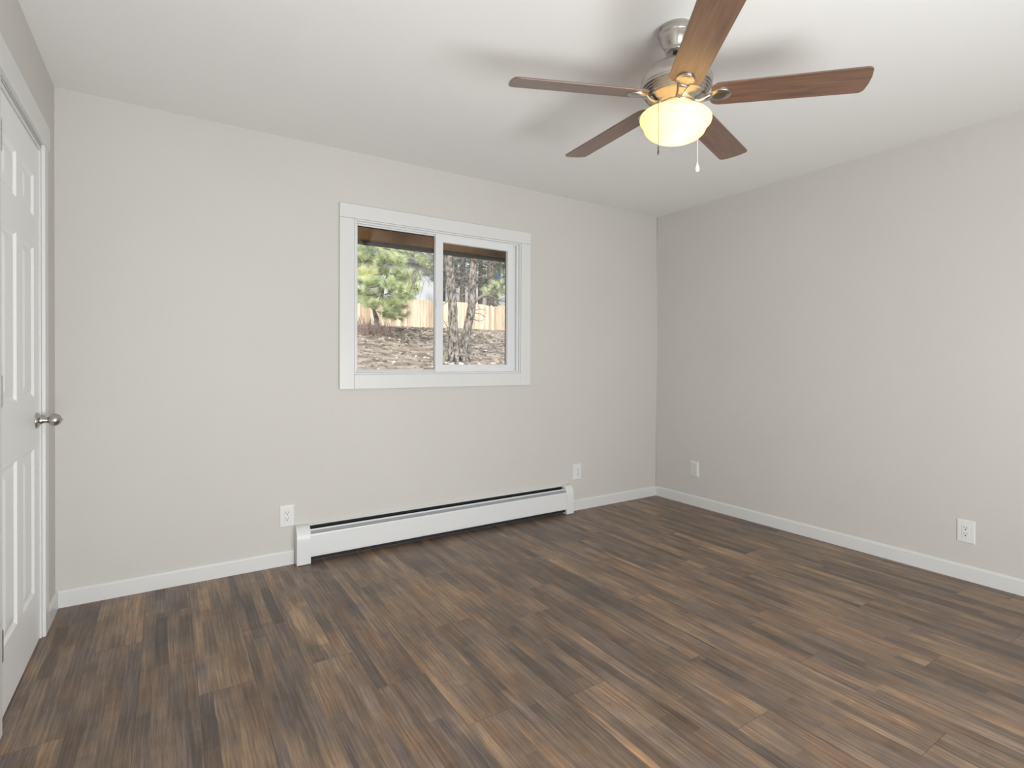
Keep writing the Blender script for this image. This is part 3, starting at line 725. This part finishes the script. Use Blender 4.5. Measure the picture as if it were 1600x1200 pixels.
# bare reddish shrub at the foot of the young pine
def shrub():
    rng = random.Random(31); q = at(572, 512, 15.0); base = Vector((q.x, 15.0, gz(q.x, 15.0)-.03)); bm = bmesh.new()
    for _ in range(240):
        a = rng.uniform(0, 2*PI); r = rng.random()**.6*.85; b0 = base+Vector((r*math.cos(a), r*math.sin(a)*.6, 0)); h = rng.uniform(.25, .62)*(1-.35*r)
        m1 = b0+Vector((rng.uniform(-.12, .12), rng.uniform(-.12, .12), h*.55)); tube(bm, [b0, m1, m1+Vector((rng.uniform(-.14, .14), rng.uniform(-.1, .1), h*.5))], [.008, .006, .003], 4)
    o = obj('dry_shrub', bm, shrub_m); tag(o, 'leafless reddish-brown shrub at the foot of the young pine', 'shrub')
shrub()

# background pines beyond the fence
def back_pine(u, Y, h, rad, label, seed, low=.22, m=None, u0=None):
    rng = random.Random(seed); q = at(u, 500, Y); base = Vector((q.x, Y, gz(q.x, Y)-.1)); root = empty('background_pine', base)
    tag(root, label, 'tree', 'pines beyond the fence')
    bm = bmesh.new(); tube(bm, [base, base+Vector((.05, 0, h*.5)), base+Vector((0, 0, h))], [rad, rad*.8, rad*.2], 12)
    obj('trunk', local(bm, root), bark_m, root, True)
    bm = bmesh.new(); nn = Needles(); k = int(h*9)
    for i in range(k):
        t = low+(1-low)*(i/k); z = h*t; a = rng.uniform(0, 2*PI); rl = (1-t)*h*.20+.7; e = base+Vector((rl*math.cos(a)*rng.uniform(.6, 1), rl*math.sin(a)*rng.uniform(.6, 1), z+rng.uniform(-.5, .3)))
        pine_branch(bm, nn, base+Vector((0, 0, z)), e, rng, .34, .011, n=24, tufts=5, sag=.12, br=.03)
    obj('branch', local(bm, root), twig_m, root, True)
    obj('foliage', ([tuple(Vector(v)-base) for v in nn.v], [], nn.f), m or needle_d, root)
back_pine(722, 27, 12, .17, 'dark pine seen between the twin trunks, beyond the fence', 41)
back_pine(766, 24.5, 13, .22, 'thick grey-trunked pine beyond the fence, right of the twin trunks', 42, .36)
back_pine(750, 29, 12, .16, 'slim pine beyond the fence, just left of the thick grey trunk', 43, .3)
back_pine(800, 31, 11, .15, 'green pine beyond the fence at the right edge of the right pane', 44, .15, needle_o)
back_pine(692, 33, 13, .17, 'pine beyond the fence directly behind the window\'s centre post', 45, .3, needle_o)
back_pine(545, 30, 11, .16, 'pine beyond the fence at the left edge of the left pane', 46, .2, needle_o)
for u_, s_ in ((660, 51), (735, 52), (780, 53), (600, 54)):
    back_pine(u_, 44+s_ % 3, 17, .2, {660: 'tall pine far behind the pale house, in the left pane', 735: 'distant tall pine filling the gap above the twin trunks', 780: 'distant pine above the blue building', 600: 'distant pine above the pale house roof'}[u_], s_, .1, needle_o)

# pale house behind the fence
hy = 31.0
def house():
    a = at(560, 408, hy); b = at(688, 412, hy); zt = (a.z+b.z)/2+.1; g = 2.5
    root = empty('pale_house', ((a.x+b.x)/2-1, hy, g)); tag(root, 'pale blue-grey house with a dark grey roof behind the fence', 'house')
    obj('wall', local(B((a.x-5, b.x, hy, hy+7, g, zt)), root), house_m, root)
    bm = bmesh.new(); prism(bm, [(hy-.6, zt-.12), (hy-.6, zt), (hy+3.5, zt+1.6), (hy+7.6, zt), (hy+7.6, zt-.12), (hy+3.5, zt+1.45)], 0, a.x-5.5, b.x+.5)
    obj('roof', local(bm, root), roof_m, root)
    obj('fascia', local(B((a.x-5.5, b.x+.5, hy-.66, hy-.6, zt-.2, zt+.04)), root), eave_m, root)
house()
def blue_building():
    Y = 36; a = at(771, 427, Y); b = at(830, 443, Y); g = 2.8
    root = empty('blue_building', (a.x, Y, g)); tag(root, 'blue-sided building glimpsed between the trees beyond the fence', 'building')
    obj('wall', local(B((a.x, b.x, Y, Y+5, g, a.z-.1)), root), mat('off_white_siding', (.7, .7, .7), .8), root)  # wall in a greyer white than the white house
    obj('siding', local(B((a.x, b.x, Y-.1, Y, b.z-.6, a.z)), root), blue_m, root)
    obj('eave', local(B((a.x-.1, b.x, Y-.3, Y, b.z-.75, b.z-.6)), root), eave_m, root)
blue_building()
def white_house():
    Y = 38; a = at(683, 435, Y); b = at(752, 437, Y); g = 2.8
    root = empty('white_house', (a.x, Y, g)); tag(root, 'white-walled low house just visible between the twin trunks', 'house')
    obj('wall', local(B((a.x, b.x, Y, Y+5, g, a.z)), root), white_m, root)
    bm = bmesh.new(); prism(bm, [(Y-.5, a.z-.05), (Y-.5, a.z+.1), (Y+2.5, a.z+1.6), (Y+5.5, a.z+.1), (Y+5.5, a.z-.05)], 0, a.x-.3, b.x+.3)
    obj('roof', local(bm, root), roof_m, root)
white_house()

# litter on the soil
def litter():
    rng = random.Random(77)
    def lump(bm, x, y, s, fl=.6):
        M = Matrix.Translation((x, y, gz(x, y)+s*.2)) @ Matrix.Rotation(rng.uniform(0, 6), 4, 'Z') @ Matrix.Diagonal((s*rng.uniform(.7, 1.5), s*rng.uniform(.6, 1.1), s*fl*rng.uniform(.7, 1.2), 1))
        r = bmesh.ops.create_icosphere(bm, subdivisions=1, radius=1, matrix=M)
        for v in r['verts']: v.co += Vector((rng.uniform(-1, 1), rng.uniform(-1, 1), rng.uniform(-1, 1)))*s*.22
    bm = bmesh.new()
    for _ in range(1500): lump(bm, rng.uniform(3.2, 13), rng.uniform(9.5, 21), rng.uniform(.012, .040))
    for _ in range(260): lump(bm, rng.uniform(4.8, 9), rng.uniform(13.5, 19), rng.uniform(.035, .085))
    o = obj('soil_clods', bm, clod_m); tag(o, 'dark soil clods and pine cones scattered over the sloping yard', 'soil', kind='stuff')
    bm = bmesh.new()
    for _ in range(900): lump(bm, rng.uniform(3, 12), rng.uniform(9, 19), rng.uniform(.015, .045))
    for _ in range(14): lump(bm, rng.uniform(5.0, 6.2), rng.uniform(10.0, 10.6), rng.uniform(.04, .07))
    o = obj('pale_stones', bm, stone_m); tag(o, 'small pale stones scattered over the sloping yard', 'stones', kind='stuff')
    nn = Needles()
    for _ in range(700):
        x, y = rng.uniform(3, 12), rng.uniform(9.3, 20)
        if noise.noise(Vector((x*.5, y*.5, 9))) < -.05: continue
        nn.tuft(Vector((x, y, gz(x, y))), Vector((0, 0, 1)), 10, rng.uniform(.05, .13), .003, .8, rng)
    o = obj('dry_grass', (nn.v, [], nn.f), grass_m); tag(o, 'sparse yellowed grass tufts on the sloping yard', 'grass', kind='stuff')
litter()
